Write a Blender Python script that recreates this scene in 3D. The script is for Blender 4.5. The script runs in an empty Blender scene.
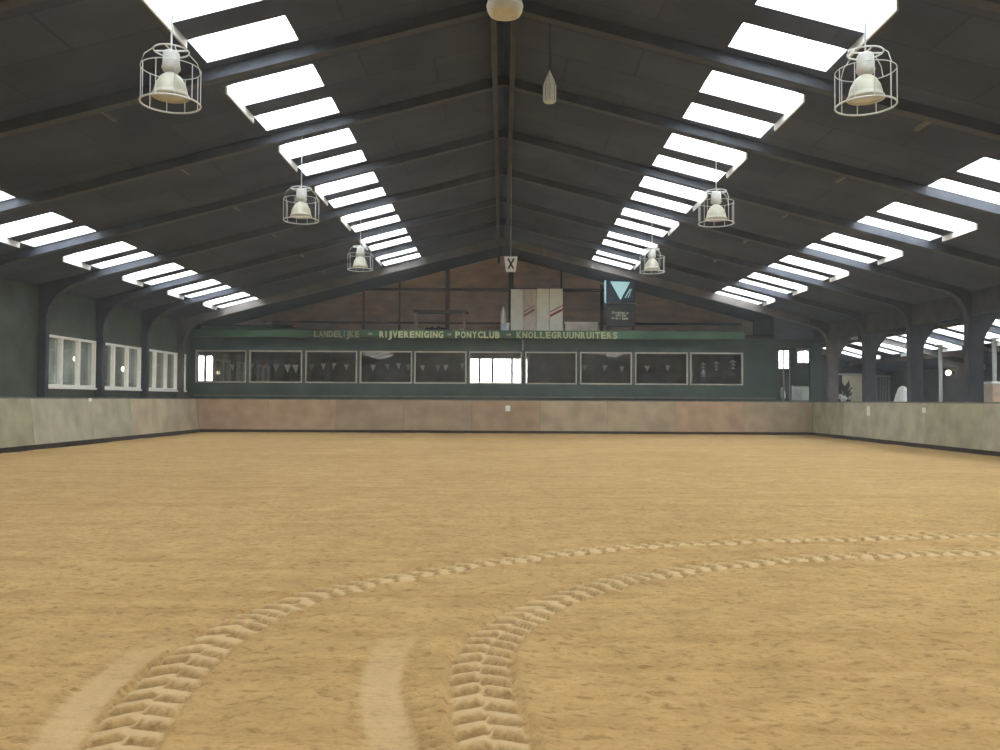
import bpy, bmesh, math, random
import numpy as np
from mathutils import Vector, Matrix
random.seed(7)
S = bpy.context.scene
C = S.collection
# ------------------------------------------------------------------ camera
F = 850.0; CX = 502.0; CY = 400.0; CAMZ = 1.4
cam_d = bpy.data.cameras.new('camera')
cam = bpy.data.objects.new('camera', cam_d); C.objects.link(cam)
cam_d.sensor_width = 36.0; cam_d.lens = 36.0 * F / 1000.0
cam_d.clip_end = 500
pitch = math.atan((CY - 375.0) / F); yaw = math.atan((CX - 500.0) / F); roll = math.radians(0.3)
cam.matrix_world = (Matrix.Translation((0, 0, CAMZ)) @ Matrix.Rotation(yaw, 4, 'Z') @
                    Matrix.Rotation(math.radians(90) + pitch, 4, 'X') @ Matrix.Rotation(roll, 4, 'Z'))
S.camera = cam
# ------------------------------------------------------------------ sky and exposure
W = bpy.data.worlds.new('overcast_sky'); S.world = W; W.use_nodes = True
bg = W.node_tree.nodes['Background']
bg.inputs[0].default_value = (1.0, 0.985, 0.95, 1); bg.inputs[1].default_value = 14.0
S.view_settings.view_transform = 'Standard'; S.view_settings.look = 'None'
S.view_settings.exposure = 0.0; S.view_settings.gamma = 1.0; S.view_settings.use_curve_mapping = False
S.cycles.use_denoising = True
S.cycles.volume_bounces = 1; S.cycles.max_bounces = 8; S.cycles.diffuse_bounces = 4; S.cycles.transparent_max_bounces = 12
S.cycles.sample_clamp_indirect = 6.0
# ------------------------------------------------------------------ roof layout, shared by everything below
T = 0.26; RIDGE = 7.97; BAY = 3.42
def zc(x): return RIDGE - T * abs(x)          # underside of the ceiling
N0, N1 = -2, 10
STRIPS = [  # inner x, outer x, phases of the two panes in a bay, first and last bay
    (-4.72, -3.27, ((.20, .49), (.66, .91)), N0, 9),
    (3.57, 5.12, ((.20, .49), (.66, .91)), N0, 9),
    (-11.3, -9.8, ((.36, .63), (.78, .96)), N0, 9),
    (8.54, 10.3, ((.38, .65), (.80, .97)), N0, 9),
    (15.3, 17.2, ((.30, .58), (.72, .94)), N0, 11),
]
def portal(loc, rot, sx, sy):
    l = bpy.data.lights.new('sky_portal', 'AREA'); l.shape = 'RECTANGLE'; l.size = sx; l.size_y = sy
    l.cycles.is_portal = True
    o = bpy.data.objects.new('sky_portal', l); C.objects.link(o); o.location = loc; o.rotation_euler = rot
for (xa, xb, ph, na, nb) in STRIPS:
    xm = (xa + xb) / 2; w = abs(xb - xa) * 1.03
    y0, y1 = na * BAY, (nb + 1) * BAY
    portal((xm, (y0 + y1) / 2, zc(xm) + .22), (0, math.atan(T) * (1 if xm > 0 else -1), 0), w, y1 - y0)

# ------------------------------------------------------------------ materials
def mat(name, col, rough=0.8, var=0.0, scale=3.0, col2=None, bump=0.0, bscale=20.0, metal=0.0, stretch=None, spec=0.3, emit=None, detail=4):
    m = bpy.data.materials.new(name); m.use_nodes = True
    nt = m.node_tree; b = nt.nodes['Principled BSDF']
    b.inputs['Base Color'].default_value = (*col, 1); b.inputs['Roughness'].default_value = rough
    b.inputs['Metallic'].default_value = metal; b.inputs['Specular IOR Level'].default_value = spec
    tc = nt.nodes.new('ShaderNodeTexCoord'); mp = nt.nodes.new('ShaderNodeMapping')
    nt.links.new(tc.outputs['Object'], mp.inputs[0])
    if stretch: mp.inputs['Scale'].default_value = stretch
    if var or col2:
        n = nt.nodes.new('ShaderNodeTexNoise'); n.inputs['Scale'].default_value = scale; n.inputs['Detail'].default_value = detail
        nt.links.new(mp.outputs[0], n.inputs['Vector'])
        r = nt.nodes.new('ShaderNodeValToRGB'); r.color_ramp.elements[0].position = .32; r.color_ramp.elements[1].position = .68
        c2 = col2 or tuple(c * (1 - var) for c in col)
        r.color_ramp.elements[0].color = (*c2, 1); r.color_ramp.elements[1].color = (*[min(1, c * (1 + var * .5)) for c in col], 1)
        nt.links.new(n.outputs['Fac'], r.inputs[0]); nt.links.new(r.outputs[0], b.inputs['Base Color'])
    if bump:
        n2 = nt.nodes.new('ShaderNodeTexNoise'); n2.inputs['Scale'].default_value = bscale; n2.inputs['Detail'].default_value = 6
        nt.links.new(mp.outputs[0], n2.inputs['Vector'])
        bp = nt.nodes.new('ShaderNodeBump'); bp.inputs['Strength'].default_value = bump; bp.inputs['Distance'].default_value = .03
        nt.links.new(n2.outputs['Fac'], bp.inputs['Height']); nt.links.new(bp.outputs[0], b.inputs['Normal'])
    if emit:
        b.inputs['Emission Color'].default_value = (*emit[0], 1); b.inputs['Emission Strength'].default_value = emit[1]
    return m
def glass_mat(name, tint, refl=0.12, rough=0.02):
    m = bpy.data.materials.new(name); m.use_nodes = True; nt = m.node_tree
    for n in list(nt.nodes): nt.nodes.remove(n)
    out = nt.nodes.new('ShaderNodeOutputMaterial'); mx = nt.nodes.new('ShaderNodeMixShader')
    t = nt.nodes.new('ShaderNodeBsdfTransparent'); t.inputs[0].default_value = (*tint, 1)
    g = nt.nodes.new('ShaderNodeBsdfGlossy'); g.inputs['Roughness'].default_value = rough
    mx.inputs[0].default_value = refl
    nt.links.new(t.outputs[0], mx.inputs[1]); nt.links.new(g.outputs[0], mx.inputs[2]); nt.links.new(mx.outputs[0], out.inputs[0])
    return m
def pane_mat():
    m = bpy.data.materials.new('translucent_sheet'); m.use_nodes = True; nt = m.node_tree
    for n in list(nt.nodes): nt.nodes.remove(n)
    out = nt.nodes.new('ShaderNodeOutputMaterial'); mx = nt.nodes.new('ShaderNodeMixShader')
    t = nt.nodes.new('ShaderNodeBsdfTransparent'); t.inputs[0].default_value = (.9, .93, .95, 1)
    g = nt.nodes.new('ShaderNodeBsdfTranslucent'); g.inputs[0].default_value = (.85, .9, .92, 1)
    mx.inputs[0].default_value = .3
    nt.links.new(t.outputs[0], mx.inputs[1]); nt.links.new(g.outputs[0], mx.inputs[2]); nt.links.new(mx.outputs[0], out.inputs[0])
    return m
M = {}
M['ceiling'] = None
M['frame'] = mat('dark_steel', (.048, .054, .074), .6, .3, 2.0, bump=.1)
M['frame_end'] = mat('lit_grey_steel', (.12, .108, .105), .6, .3, 2.0)  # paler steel: light on the last frame put into its colour; stays share it
M['lining'] = mat('pale_lining', (.62, .63, .64), .7, .15, 4)
M['pane'] = pane_mat()
M['green'] = mat('dark_green_paint', (.065, .082, .068), .55, .35, 1.2, bump=.15, bscale=8)
M['green2'] = mat('green_paint_panel', (.050, .080, .075), .5, .25, 1.0)
M['fascia'] = mat('green_fascia', (.05, .125, .07), .5, .35, .6)
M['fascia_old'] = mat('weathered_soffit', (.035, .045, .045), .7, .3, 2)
M['fascia_old2'] = mat('faded_green', (.10, .16, .12), .7, .3, 2)
M['white'] = mat('white_paint', (.88, .89, .87), .45, .08, 5)
M['frame_pale'] = mat('pale_window_frame', (.48, .46, .42), .5, .15, 5)
M['brown'] = mat('brown_boards', (.60, .40, .28), .75, .4, 1.1, col2=(.42, .32, .24), bump=.2, stretch=(1, 1, 3))
M['brown_dark'] = mat('dark_brown_timber', (.11, .075, .06), .8, .3, 3)
KICK = [mat('kickboard_grey', (.44, .42, .33), .85, .3, 1.6, col2=(.35, .33, .25), bump=.2, bscale=12),
        mat('kickboard_buff', (.55, .47, .34), .85, .25, 1.4, col2=(.45, .38, .27), bump=.2, bscale=12),
        mat('kickboard_brown', (.27, .185, .12), .85, .3, 1.6, col2=(.19, .14, .09), bump=.2, bscale=12),
        mat('kickboard_greenish', (.38, .36, .25), .85, .3, 1.8, col2=(.30, .285, .20), bump=.2, bscale=12)]
KBACK = [mat('far_board_buff', (0.473, 0.320, 0.217), .85, .25, 1.6, col2=(0.385, 0.264, 0.180), bump=.2, bscale=12),
         mat('far_board_grey_brown', (0.385, 0.288, 0.195), .85, .25, 1.6, col2=(0.315, 0.240, 0.165), bump=.2, bscale=12),
         mat('far_board_red_brown', (0.39, 0.272, 0.185), .85, .25, 1.6, col2=(0.333, 0.232, 0.150), bump=.2, bscale=12),
         mat('far_board_beige', (0.438, 0.344, 0.240), .85, .25, 1.4, col2=(0.350, 0.280, 0.188), bump=.2, bscale=12)]
M['rail'] = mat('weathered_top_rail', (.16, .165, .15), .8, .3, 3)
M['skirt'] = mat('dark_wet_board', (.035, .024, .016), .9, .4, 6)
M['glass_dark'] = glass_mat('canteen_glass', (.88, .87, .85), .12)
M['glass_left'] = glass_mat('left_glass', (.7, .72, .7), .16)
M['canteen'] = mat('canteen_wall', (.34, .30, .27), .8, .3, 1.5)
M['sideroom'] = mat('side_room_wall', (.33, .35, .32), .8, .35, 1.2, col2=(.12, .13, .12))
M['concrete'] = mat('concrete', (.16, .15, .13), .9, .3, 2, bump=.2)
M['dark'] = mat('dark_board', (.05, .052, .058), .8, .3, 2)
M['galv'] = mat('galvanised_steel', (.45, .45, .45), .45, .15, 8, metal=.3)
M['lampwhite'] = mat('lamp_housing', (.62, .63, .62), .5, .1, 10)
M['reflector'] = mat('lamp_reflector', (.55, .54, .45), .4, .12, 8)
M['cagewire'] = mat('cage_wire', (.62, .66, .68), .4, .05, 10)
M['cable'] = mat('cable', (.30, .31, .31), .6, .05, 10)
M['cream'] = mat('cream_laminate', (.84, .82, .70), .5, .08, 3)
M['wood_lam'] = mat('beige_laminate', (.62, .53, .44), .5, .2, 3)
M['pennant'] = mat('white_pennant', (.9, .9, .88), .6, .05, 5)
M['red'] = mat('dark_red_stripe', (.30, .08, .08), .5, .1, 5)
M['purple'] = mat('purple_cloth', (.07, .04, .07), .9, .4, 8)
M['blue'] = mat('dark_blue_panel', (.05, .09, .17), .4, .2, 3)
M['cyan'] = mat('backlit_cyan_print', (.6, .9, .9), .5, .1, 20, emit=((.45, .85, .95), .55))
M['slate'] = mat('slate_panel', (.035, .04, .045), .5, .2, 3)
M['letter'] = mat('pale_green_letters', (.55, .60, .36), .6, .15, 5)
M['letter_old'] = mat('weathered_letters', (.30, .31, .22), .7, .3, 8)
M['letter_k'] = mat('yellowed_letters', (.42, .45, .27), .6, .25, 8)
M['black'] = mat('black_paint', (.012, .012, .013), .5, .1, 5)
M['plantleaf'] = mat('dark_leaf', (.015, .022, .016), .7, .3, 8)
M['cloth'] = mat('white_sheet', (.75, .77, .76), .8, .08, 6, bump=.2)
M['bulb'] = mat('lit_lamp', (.9, .85, .7), .5, emit=((1, .85, .6), 14))
M['redpen'] = mat('red_pennant', (.5, .06, .04), .7, .1, 5)
M['jar'] = mat('frosted_plastic', (.60, .63, .60), .3, .1, 12)

# ceiling: dark boards with seams and brownish stains
def ceiling_mat():
    m = mat('dark_ceiling_boards', (.055, .068, .112), .85, .3, .7, col2=(.040, .052, .090), bump=.15, bscale=6)
    nt = m.node_tree; b = nt.nodes['Principled BSDF']
    base = b.inputs['Base Color'].links[0].from_socket
    tc = nt.nodes['Texture Coordinate']
    br = nt.nodes.new('ShaderNodeTexBrick'); br.offset = 0.5
    br.inputs['Scale'].default_value = 1.0; br.inputs['Brick Width'].default_value = 2.44; br.inputs['Row Height'].default_value = 1.14
    br.inputs['Mortar Size'].default_value = .025; br.inputs['Mortar Smooth'].default_value = .3
    br.inputs['Color1'].default_value = (1, .97, .93, 1); br.inputs['Color2'].default_value = (.78, .76, .76, 1); br.inputs['Mortar'].default_value = (.65, .65, .68, 1)
    nt.links.new(tc.outputs['Object'], br.inputs['Vector'])
    mx = nt.nodes.new('ShaderNodeMix'); mx.data_type = 'RGBA'; mx.blend_type = 'MULTIPLY'; mx.inputs[0].default_value = 1
    nt.links.new(base, mx.inputs[6]); nt.links.new(br.outputs['Color'], mx.inputs[7]); nt.links.new(mx.outputs[2], b.inputs['Base Color'])
    return m
M['ceiling'] = ceiling_mat()

# ------------------------------------------------------------------ helpers
def obj(name, bm, m, parent=None, smooth=False):
    me = bpy.data.meshes.new(name)
    bmesh.ops.recalc_face_normals(bm, faces=bm.faces[:])
    bm.to_mesh(me); bm.free()
    for mm in (m if isinstance(m, (list, tuple)) else [m]): me.materials.append(mm)
    if smooth:
        for p in me.polygons: p.use_smooth = True
    o = bpy.data.objects.new(name, me); C.objects.link(o)
    if parent:
        o.parent = parent
        o.matrix_parent_inverse = Matrix.Identity(4)
        o.location = -Vector(root_loc(parent))
        return o
    # top level meshes get their origin at their base
    if me.vertices:
        co = np.empty(len(me.vertices) * 3); me.vertices.foreach_get('co', co); co = co.reshape(-1, 3)
        c = Vector(((co[:, 0].min() + co[:, 0].max()) / 2, (co[:, 1].min() + co[:, 1].max()) / 2, co[:, 2].min()))
        me.transform(Matrix.Translation(-c)); o.location = c
    return o
def root_loc(p):
    v = Vector((0, 0, 0))
    while p: v += p.location; p = p.parent
    return v
def thing(name, label, cat, loc, group=None):
    o = bpy.data.objects.new(name, None); C.objects.link(o); o.location = loc; o.empty_display_size = .2
    o['label'] = label; o['category'] = cat
    if group: o['group'] = group
    return o
def tag(o, label, cat, group=None):
    o['label'] = label; o['category'] = cat
    if group: o['group'] = group
    return o
def struct(name, bm, m, parent=None):
    o = obj(name, bm, m, parent)
    o['kind'] = 'structure'
    return o
def box(bm, x0, x1, y0, y1, z0, z1, mi=0):
    v = [bm.verts.new((x, y, z)) for z in (z0, z1) for y in (y0, y1) for x in (x0, x1)]
    for f in ((0, 1, 3, 2), (4, 5, 7, 6), (0, 1, 5, 4), (2, 3, 7, 6), (0, 2, 6, 4), (1, 3, 7, 5)):
        q = bm.faces.new([v[i] for i in f]); q.material_index = mi
def nb(*a):
    bm = bmesh.new()
    if a: box(bm, *a)
    return bm
def bevbox(x0, x1, y0, y1, z0, z1, w=.01):
    bm = nb(x0, x1, y0, y1, z0, z1)
    bmesh.ops.bevel(bm, geom=bm.edges[:], offset=w, segments=1, affect='EDGES')
    return bm
def prism_xz(bm, pts, y0, y1):
    a = [bm.verts.new((x, y0, z)) for x, z in pts]; b = [bm.verts.new((x, y1, z)) for x, z in pts]
    n = len(pts); bm.faces.new(a); bm.faces.new(b[::-1])
    for i in range(n): bm.faces.new((a[i], a[(i + 1) % n], b[(i + 1) % n], b[i]))
def prism_yz(bm, pts, x0, x1):
    a = [bm.verts.new((x0, y, z)) for y, z in pts]; b = [bm.verts.new((x1, y, z)) for y, z in pts]
    n = len(pts); bm.faces.new(a); bm.faces.new(b[::-1])
    for i in range(n): bm.faces.new((a[i], a[(i + 1) % n], b[(i + 1) % n], b[i]))
def tube(bm, pts, r, seg=8, closed=False):
    pts = [Vector(p) for p in pts]; rings = []
    n = len(pts)
    for i, p in enumerate(pts):
        if closed: d = pts[(i + 1) % n] - pts[i - 1]
        else: d = pts[min(i + 1, n - 1)] - pts[max(i - 1, 0)]
        d.normalize(); up = Vector((0, 0, 1)) if abs(d.z) < .95 else Vector((1, 0, 0))
        u = d.cross(up).normalized(); v = d.cross(u).normalized()
        rr = r[i] if isinstance(r, (list, tuple)) else r
        rings.append([bm.verts.new(p + (u * math.cos(a) + v * math.sin(a)) * rr) for a in [2 * math.pi * k / seg for k in range(seg)]])
    for i in range(n if closed else n - 1):
        A, B = rings[i], rings[(i + 1) % n]
        for k in range(seg): bm.faces.new((A[k], A[(k + 1) % seg], B[(k + 1) % seg], B[k]))
    if not closed:
        bm.faces.new(rings[0]); bm.faces.new(rings[-1][::-1])
def lathe(bm, prof, c, seg=24):
    rings = []
    for r, z in prof:
        rings.append([bm.verts.new((c[0] + r * math.cos(2 * math.pi * k / seg), c[1] + r * math.sin(2 * math.pi * k / seg), c[2] + z)) for k in range(seg)])
    for A, B in zip(rings, rings[1:]):
        for k in range(seg): bm.faces.new((A[k], A[(k + 1) % seg], B[(k + 1) % seg], B[k]))
    return rings
def ring_pts(c, r, n=28): return [(c[0] + r * math.cos(2 * math.pi * k / n), c[1] + r * math.sin(2 * math.pi * k / n), c[2]) for k in range(n)]
def wall_holes(us, vs, holes, put):
    """break a wall into boxes around rectangular holes; put(u0,u1,v0,v1) adds one"""
    us = sorted(set(us + [h[i] for h in holes for i in (0, 1)])); vs = sorted(set(vs + [h[i] for h in holes for i in (2, 3)]))
    for j in range(len(vs) - 1):
        run = None
        for i in range(len(us) - 1):
            um, vm = (us[i] + us[i + 1]) / 2, (vs[j] + vs[j + 1]) / 2
            hole = any(h[0] < um < h[1] and h[2] < vm < h[3] for h in holes)
            if not hole: run = [us[i], us[i + 1]] if run is None else [run[0], us[i + 1]]
            if (hole or i == len(us) - 2) and run is not None: put(run[0], run[1], vs[j], vs[j + 1]); run = None
def at(px, py, d): return Vector(((px - CX) * d / F, d, CAMZ + (CY - py) * d / F))
DB = 35.5                                   # foot of the far kickboards

# ------------------------------------------------------------------ sand floor with tyre tracks
def vnoise(x, y, cell, seed):
    rs = np.random.RandomState(seed); G = rs.rand(257, 257)
    u = x / cell; v = y / cell; i = np.floor(u).astype(int); j = np.floor(v).astype(int); fu = u - i; fv = v - j
    fu = fu * fu * (3 - 2 * fu); fv = fv * fv * (3 - 2 * fv)
    i0 = i % 257; i1 = (i + 1) % 257; j0 = j % 257; j1 = (j + 1) % 257
    return (G[j0, i0] * (1 - fu) + G[j0, i1] * fu) * (1 - fv) + (G[j1, i0] * (1 - fu) + G[j1, i1] * fu) * fv - .5
def graded(a, b, fn):
    o = [a]
    while o[-1] < b: o.append(o[-1] + fn(o[-1]))
    o[-1] = b
    return np.array(o)
xs = np.concatenate([np.linspace(-12.66, -4.6, 50)[:-1], np.arange(-4.6, 7.0, .022), np.linspace(7.0, 13.0, 45)])
ys = np.concatenate([np.linspace(-8, 2.9, 14)[:-1], graded(2.9, 11.5, lambda d: .016 + .0035 * (d - 2.9)), np.linspace(11.5, 35.55, 70)[1:]])
X, Y = np.meshgrid(xs, ys)
Z = .016 * vnoise(X, Y, .9, 1) + .010 * vnoise(X, Y, .28, 2)
fine = ((Y < 11.5) & (Y > 2.5) & (X > -4.7) & (X < 7.1)).astype(float)
rough = (.014 * vnoise(X, Y, .11, 3) + .013 * vnoise(X * .6, Y, .05, 4)) * fine
cl = vnoise(X, Y, .055, 5) * 2; rough += .018 * np.clip(cl - .62, 0, 1) * fine
rough -= .02 * np.clip(vnoise(X * .5, Y, .08, 8) * 2 - .55, 0, 1) * fine
dl = vnoise(X * .05, Y, .16, 6) * 2; rough -= .012 * np.clip(dl - .45, 0, 1) * fine     # harrow lines
press = np.zeros_like(Z); lug_shade = np.zeros_like(Z)
def spline(pts, n=260):
    P = [Vector((p[0], p[1], 0)) for p in pts]; P = [P[0] * 2 - P[1]] + P + [P[-1] * 2 - P[-2]]; out = []
    for i in range(1, len(P) - 2):
        for k in range(n // (len(P) - 3)):
            t = k / (n // (len(P) - 3))
            a, b, c, d = P[i - 1], P[i], P[i + 1], P[i + 2]
            out.append(.5 * ((2 * b) + (c - a) * t + (2 * a - 5 * b + 4 * c - d) * t * t + (3 * b - a - 3 * c + d) * t ** 3))
    out.append(P[-2]); return np.array([(v.x, v.y) for v in out])
def track_coords(poly, sel):
    px, py = X[sel], Y[sel]; best = np.full(px.shape, 1e9); s = np.zeros(px.shape); w = np.zeros(px.shape); acc = 0
    for a, b in zip(poly[:-1], poly[1:]):
        d = b - a; L = np.hypot(*d)
        if L < 1e-6: continue
        d = d / L; rx = px - a[0]; ry = py - a[1]
        t = np.clip(rx * d[0] + ry * d[1], 0, L); qx = rx - t * d[0]; qy = ry - t * d[1]; dist = np.hypot(qx, qy)
        m = dist < best; best[m] = dist[m]; s[m] = (acc + t)[m]; w[m] = ((rx * d[1] - ry * d[0]))[m]
        acc += L
    return best, s, w, acc
def g(px, py): d = CAMZ * F / (py - CY); return ((px - CX) * d / F, d)
BIG = [[(112, 760), (162, 690), (215, 642), (290, 604), (360, 584), (450, 568), (600, 547), (750, 539), (870, 535), (1010, 531), (1150, 529)],
       [(500, 760), (487, 705), (482, 665), (492, 640), (517, 618), (560, 597), (640, 575), (720, 563), (850, 553), (1010, 548), (1200, 546)]]
SMALL = [[(48, 760), (78, 715), (112, 680), (148, 652), (190, 634)],
         [(408, 765), (392, 725), (384, 690), (388, 660), (402, 638), (425, 622)]]
for ti, pts in enumerate(BIG):
    poly = spline([g(*p) for p in pts]); sel = fine > 0
    dist, s, w, L = track_coords(poly, sel)
    hw = .155; inside = np.clip((hw + .03 - dist) / .03, 0, 1)
    aw = np.abs(w) / hw; stag = np.where(w > 0, .28, 0.0)
    wob = vnoise(s, w * 0 + 3, .5, 20 + ti) * .5
    p = (s + .075 * aw) / .17 + stag + wob; fr = p - np.floor(p)
    saw = np.where(fr > .16, (1 - (fr - .16) / .84), 1 - (fr / .16) * 0.0)
    saw = np.where(fr < .16, fr / .16, 1 - (fr - .16) / .84) ** .8
    edge = np.clip((1.0 - aw) / .12, 0, 1) if True else 1
    cgap = np.clip(np.abs(w) / .02, .45, 1)
    h = -.030 + .040 * saw * edge * cgap * (.75 + .9 * np.abs(vnoise(s, w * 0 + 5, .2, 70 + ti))) + .004 * vnoise(X[sel], Y[sel], .04, 33)
    berm = .018 * np.exp(-((dist - hw - .04) / .035) ** 2) * (0.6 + 1.2 * vnoise(X[sel], Y[sel], .09, 40 + ti))
    Zs = (Z + rough)[sel]; rr = rough[sel]
    newz = Zs * (1 - inside) + (Z[sel] + h) * inside + berm
    Z2 = Z.copy(); tmp = newz - Z[sel]
    rough[sel] = tmp
    press[sel] = np.maximum(press[sel], inside * edge * ((fr > .12) & (fr < .84 + .1 * np.minimum(1, aw))) * 1.3)
    lug_shade[sel] = np.maximum(lug_shade[sel], inside * edge * (fr > .90)); lug_shade[sel] = np.maximum(lug_shade[sel], inside * edge * (fr < .06))  # mask for the shade painted along the lug steps
for ti, pts in enumerate(SMALL):
    poly = spline([g(*p) for p in pts]); sel = fine > 0
    dist, s, w, L = track_coords(poly, sel)
    fade = np.clip((L - s) / (L * .45), 0, 1); hw = .115
    inside = np.clip((hw - dist) / .035, 0, 1) * fade
    pz = s / .085; fr = pz - np.floor(pz)
    lug = np.where(fr < .4, 1.0, 0.0) * np.exp(-((dist - hw - .02) / .03) ** 2) * fade * .034 * (np.where(w > 0, 1.0, .55))
    flat = -.016 + .004 * vnoise(s, w * 0 + 9, .3, 50) + .005 * vnoise(w, s * .2, .03, 60 + ti)
    rough[sel] = rough[sel] * (1 - inside) + flat * inside - lug
    press[sel] = np.maximum(press[sel], inside * .8)
    lug_shade[sel] = np.maximum(lug_shade[sel], np.clip(lug / .03, 0, 1) * .7)
Z += rough
# sand heaped against the foot of the boards
Z += -.02 * np.exp(-((X + 12.62) / .3) ** 2) - .01 * np.exp(-((X - 12.95) / .3) ** 2) + .01 * np.exp(-((Y - DB) / .5) ** 2)
ny, nx = X.shape
me = bpy.data.meshes.new('floor')
co = np.stack([X, Y, Z], -1).reshape(-1, 3)
idx = (np.arange(ny - 1)[:, None] * nx + np.arange(nx - 1)[None, :]).reshape(-1)
faces = np.stack([idx, idx + 1, idx + 1 + nx, idx + nx], -1)
me.vertices.add(len(co)); me.vertices.foreach_set('co', co.reshape(-1))
me.loops.add(faces.size); me.loops.foreach_set('vertex_index', faces.reshape(-1).astype(np.int32))
me.polygons.add(len(faces)); me.polygons.foreach_set('loop_start', np.arange(0, faces.size, 4, dtype=np.int32))
me.polygons.foreach_set('use_smooth', np.ones(len(faces), dtype=bool))
me.update(calc_edges=True); me.validate()
at_ = me.attributes.new('pressed', 'FLOAT', 'POINT'); at_.data.foreach_set('value', press.reshape(-1).astype(np.float32))
at2 = me.attributes.new('painted_shade', 'FLOAT', 'POINT'); at2.data.foreach_set('value', lug_shade.reshape(-1).astype(np.float32))
def sand_mat():
    m = bpy.data.materials.new('riding_sand'); m.use_nodes = True; nt = m.node_tree; b = nt.nodes['Principled BSDF']
    b.inputs['Roughness'].default_value = .95; b.inputs['Specular IOR Level'].default_value = .08
    tc = nt.nodes.new('ShaderNodeTexCoord')
    def noise(scale, stretch, detail=5, rough=.6):
        mp = nt.nodes.new('ShaderNodeMapping'); mp.inputs['Scale'].default_value = stretch
        nt.links.new(tc.outputs['Object'], mp.inputs[0])
        n = nt.nodes.new('ShaderNodeTexNoise'); n.inputs['Scale'].default_value = scale; n.inputs['Detail'].default_value = detail
        n.inputs['Roughness'].default_value = rough
        nt.links.new(mp.outputs[0], n.inputs['Vector']); return n
    def ramp(n, p0, p1, c0, c1):
        r = nt.nodes.new('ShaderNodeValToRGB'); r.color_ramp.elements[0].position = p0; r.color_ramp.elements[1].position = p1
        r.color_ramp.elements[0].color = (*c0, 1); r.color_ramp.elements[1].color = (*c1, 1); nt.links.new(n.outputs['Fac'], r.inputs[0]); return r
    def mixm(a, bb, blend, fac):
        x = nt.nodes.new('ShaderNodeMix'); x.data_type = 'RGBA'; x.blend_type = blend
        if isinstance(fac, float): x.inputs[0].default_value = fac
        else: nt.links.new(fac, x.inputs[0])
        nt.links.new(a, x.inputs[6]); nt.links.new(bb, x.inputs[7]); return x.outputs[2]
    big = ramp(noise(.35, (1, 1, 1)), .3, .7, (.51, .335, .147), (.585, .39, .178))
    mid = ramp(noise(3.0, (.8, 1.1, 1), 8, .78), .36, .62, (.82, .80, .76), (1.06, 1.06, 1.06))
    spk = ramp(noise(16, (.7, 1.1, 1), 4), .36, .45, (.62, .58, .50), (1, 1, 1))
    c = mixm(big.outputs[0], mid.outputs[0], 'MULTIPLY', 1.0)
    c = mixm(c, spk.outputs[0], 'MULTIPLY', .7)
    drag = ramp(noise(1.0, (.10, 3.2, 1), 5, .7), .36, .48, (.84, .80, .72), (1, 1, 1))
    c = mixm(c, drag.outputs[0], 'MULTIPLY', .8)
    fine_ = ramp(noise(38, (.8, 1.1, 1), 3), .30, .46, (.72, .68, .60), (1.03, 1.03, 1.03))
    c = mixm(c, fine_.outputs[0], 'MULTIPLY', .6)
    a = nt.nodes.new('ShaderNodeAttribute'); a.attribute_name = 'pressed'
    rgb = nt.nodes.new('ShaderNodeRGB'); rgb.outputs[0].default_value = (.68, .51, .28, 1)
    mf = nt.nodes.new('ShaderNodeMath'); mf.operation = 'MULTIPLY'; mf.inputs[1].default_value = .6; nt.links.new(a.outputs['Fac'], mf.inputs[0])
    c = mixm(c, rgb.outputs[0], 'MIX', mf.outputs[0])
    a2 = nt.nodes.new('ShaderNodeAttribute'); a2.attribute_name = 'painted_shade'        # shade on the steep lug faces, painted in as darker sand colour
    rgb2 = nt.nodes.new('ShaderNodeRGB'); rgb2.outputs[0].default_value = (.30, .20, .09, 1)
    mf2 = nt.nodes.new('ShaderNodeMath'); mf2.operation = 'MULTIPLY'; mf2.inputs[1].default_value = .75; nt.links.new(a2.outputs['Fac'], mf2.inputs[0])
    c = mixm(c, rgb2.outputs[0], 'MIX', mf2.outputs[0])
    nt.links.new(c, b.inputs['Base Color'])
    n1 = noise(14, (.9, 1.1, 1), 7, .65)
    bp = nt.nodes.new('ShaderNodeBump'); bp.inputs['Strength'].default_value = .8; bp.inputs['Distance'].default_value = .05
    nt.links.new(n1.outputs['Fac'], bp.inputs['Height'])
    nt.links.new(bp.outputs[0], b.inputs['Normal'])
    return m
me.materials.append(sand_mat())
fl = bpy.data.objects.new('floor', me); C.objects.link(fl); fl['kind'] = 'structure'
# concrete aisle beside and behind the arena
struct('floor', nb(13.12, 19.6, -8, 43.1, -.12, -.02), M['concrete'])
struct('floor', nb(-16.6, 19.6, -8, 43.1, -.40, -.15), M['concrete'])  # hidden slab added under everything to block sky light at the floor edges
struct('floor', nb(11.6, 13.1, 35.9, 43.1, -.12, -.021), M['concrete'])

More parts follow.
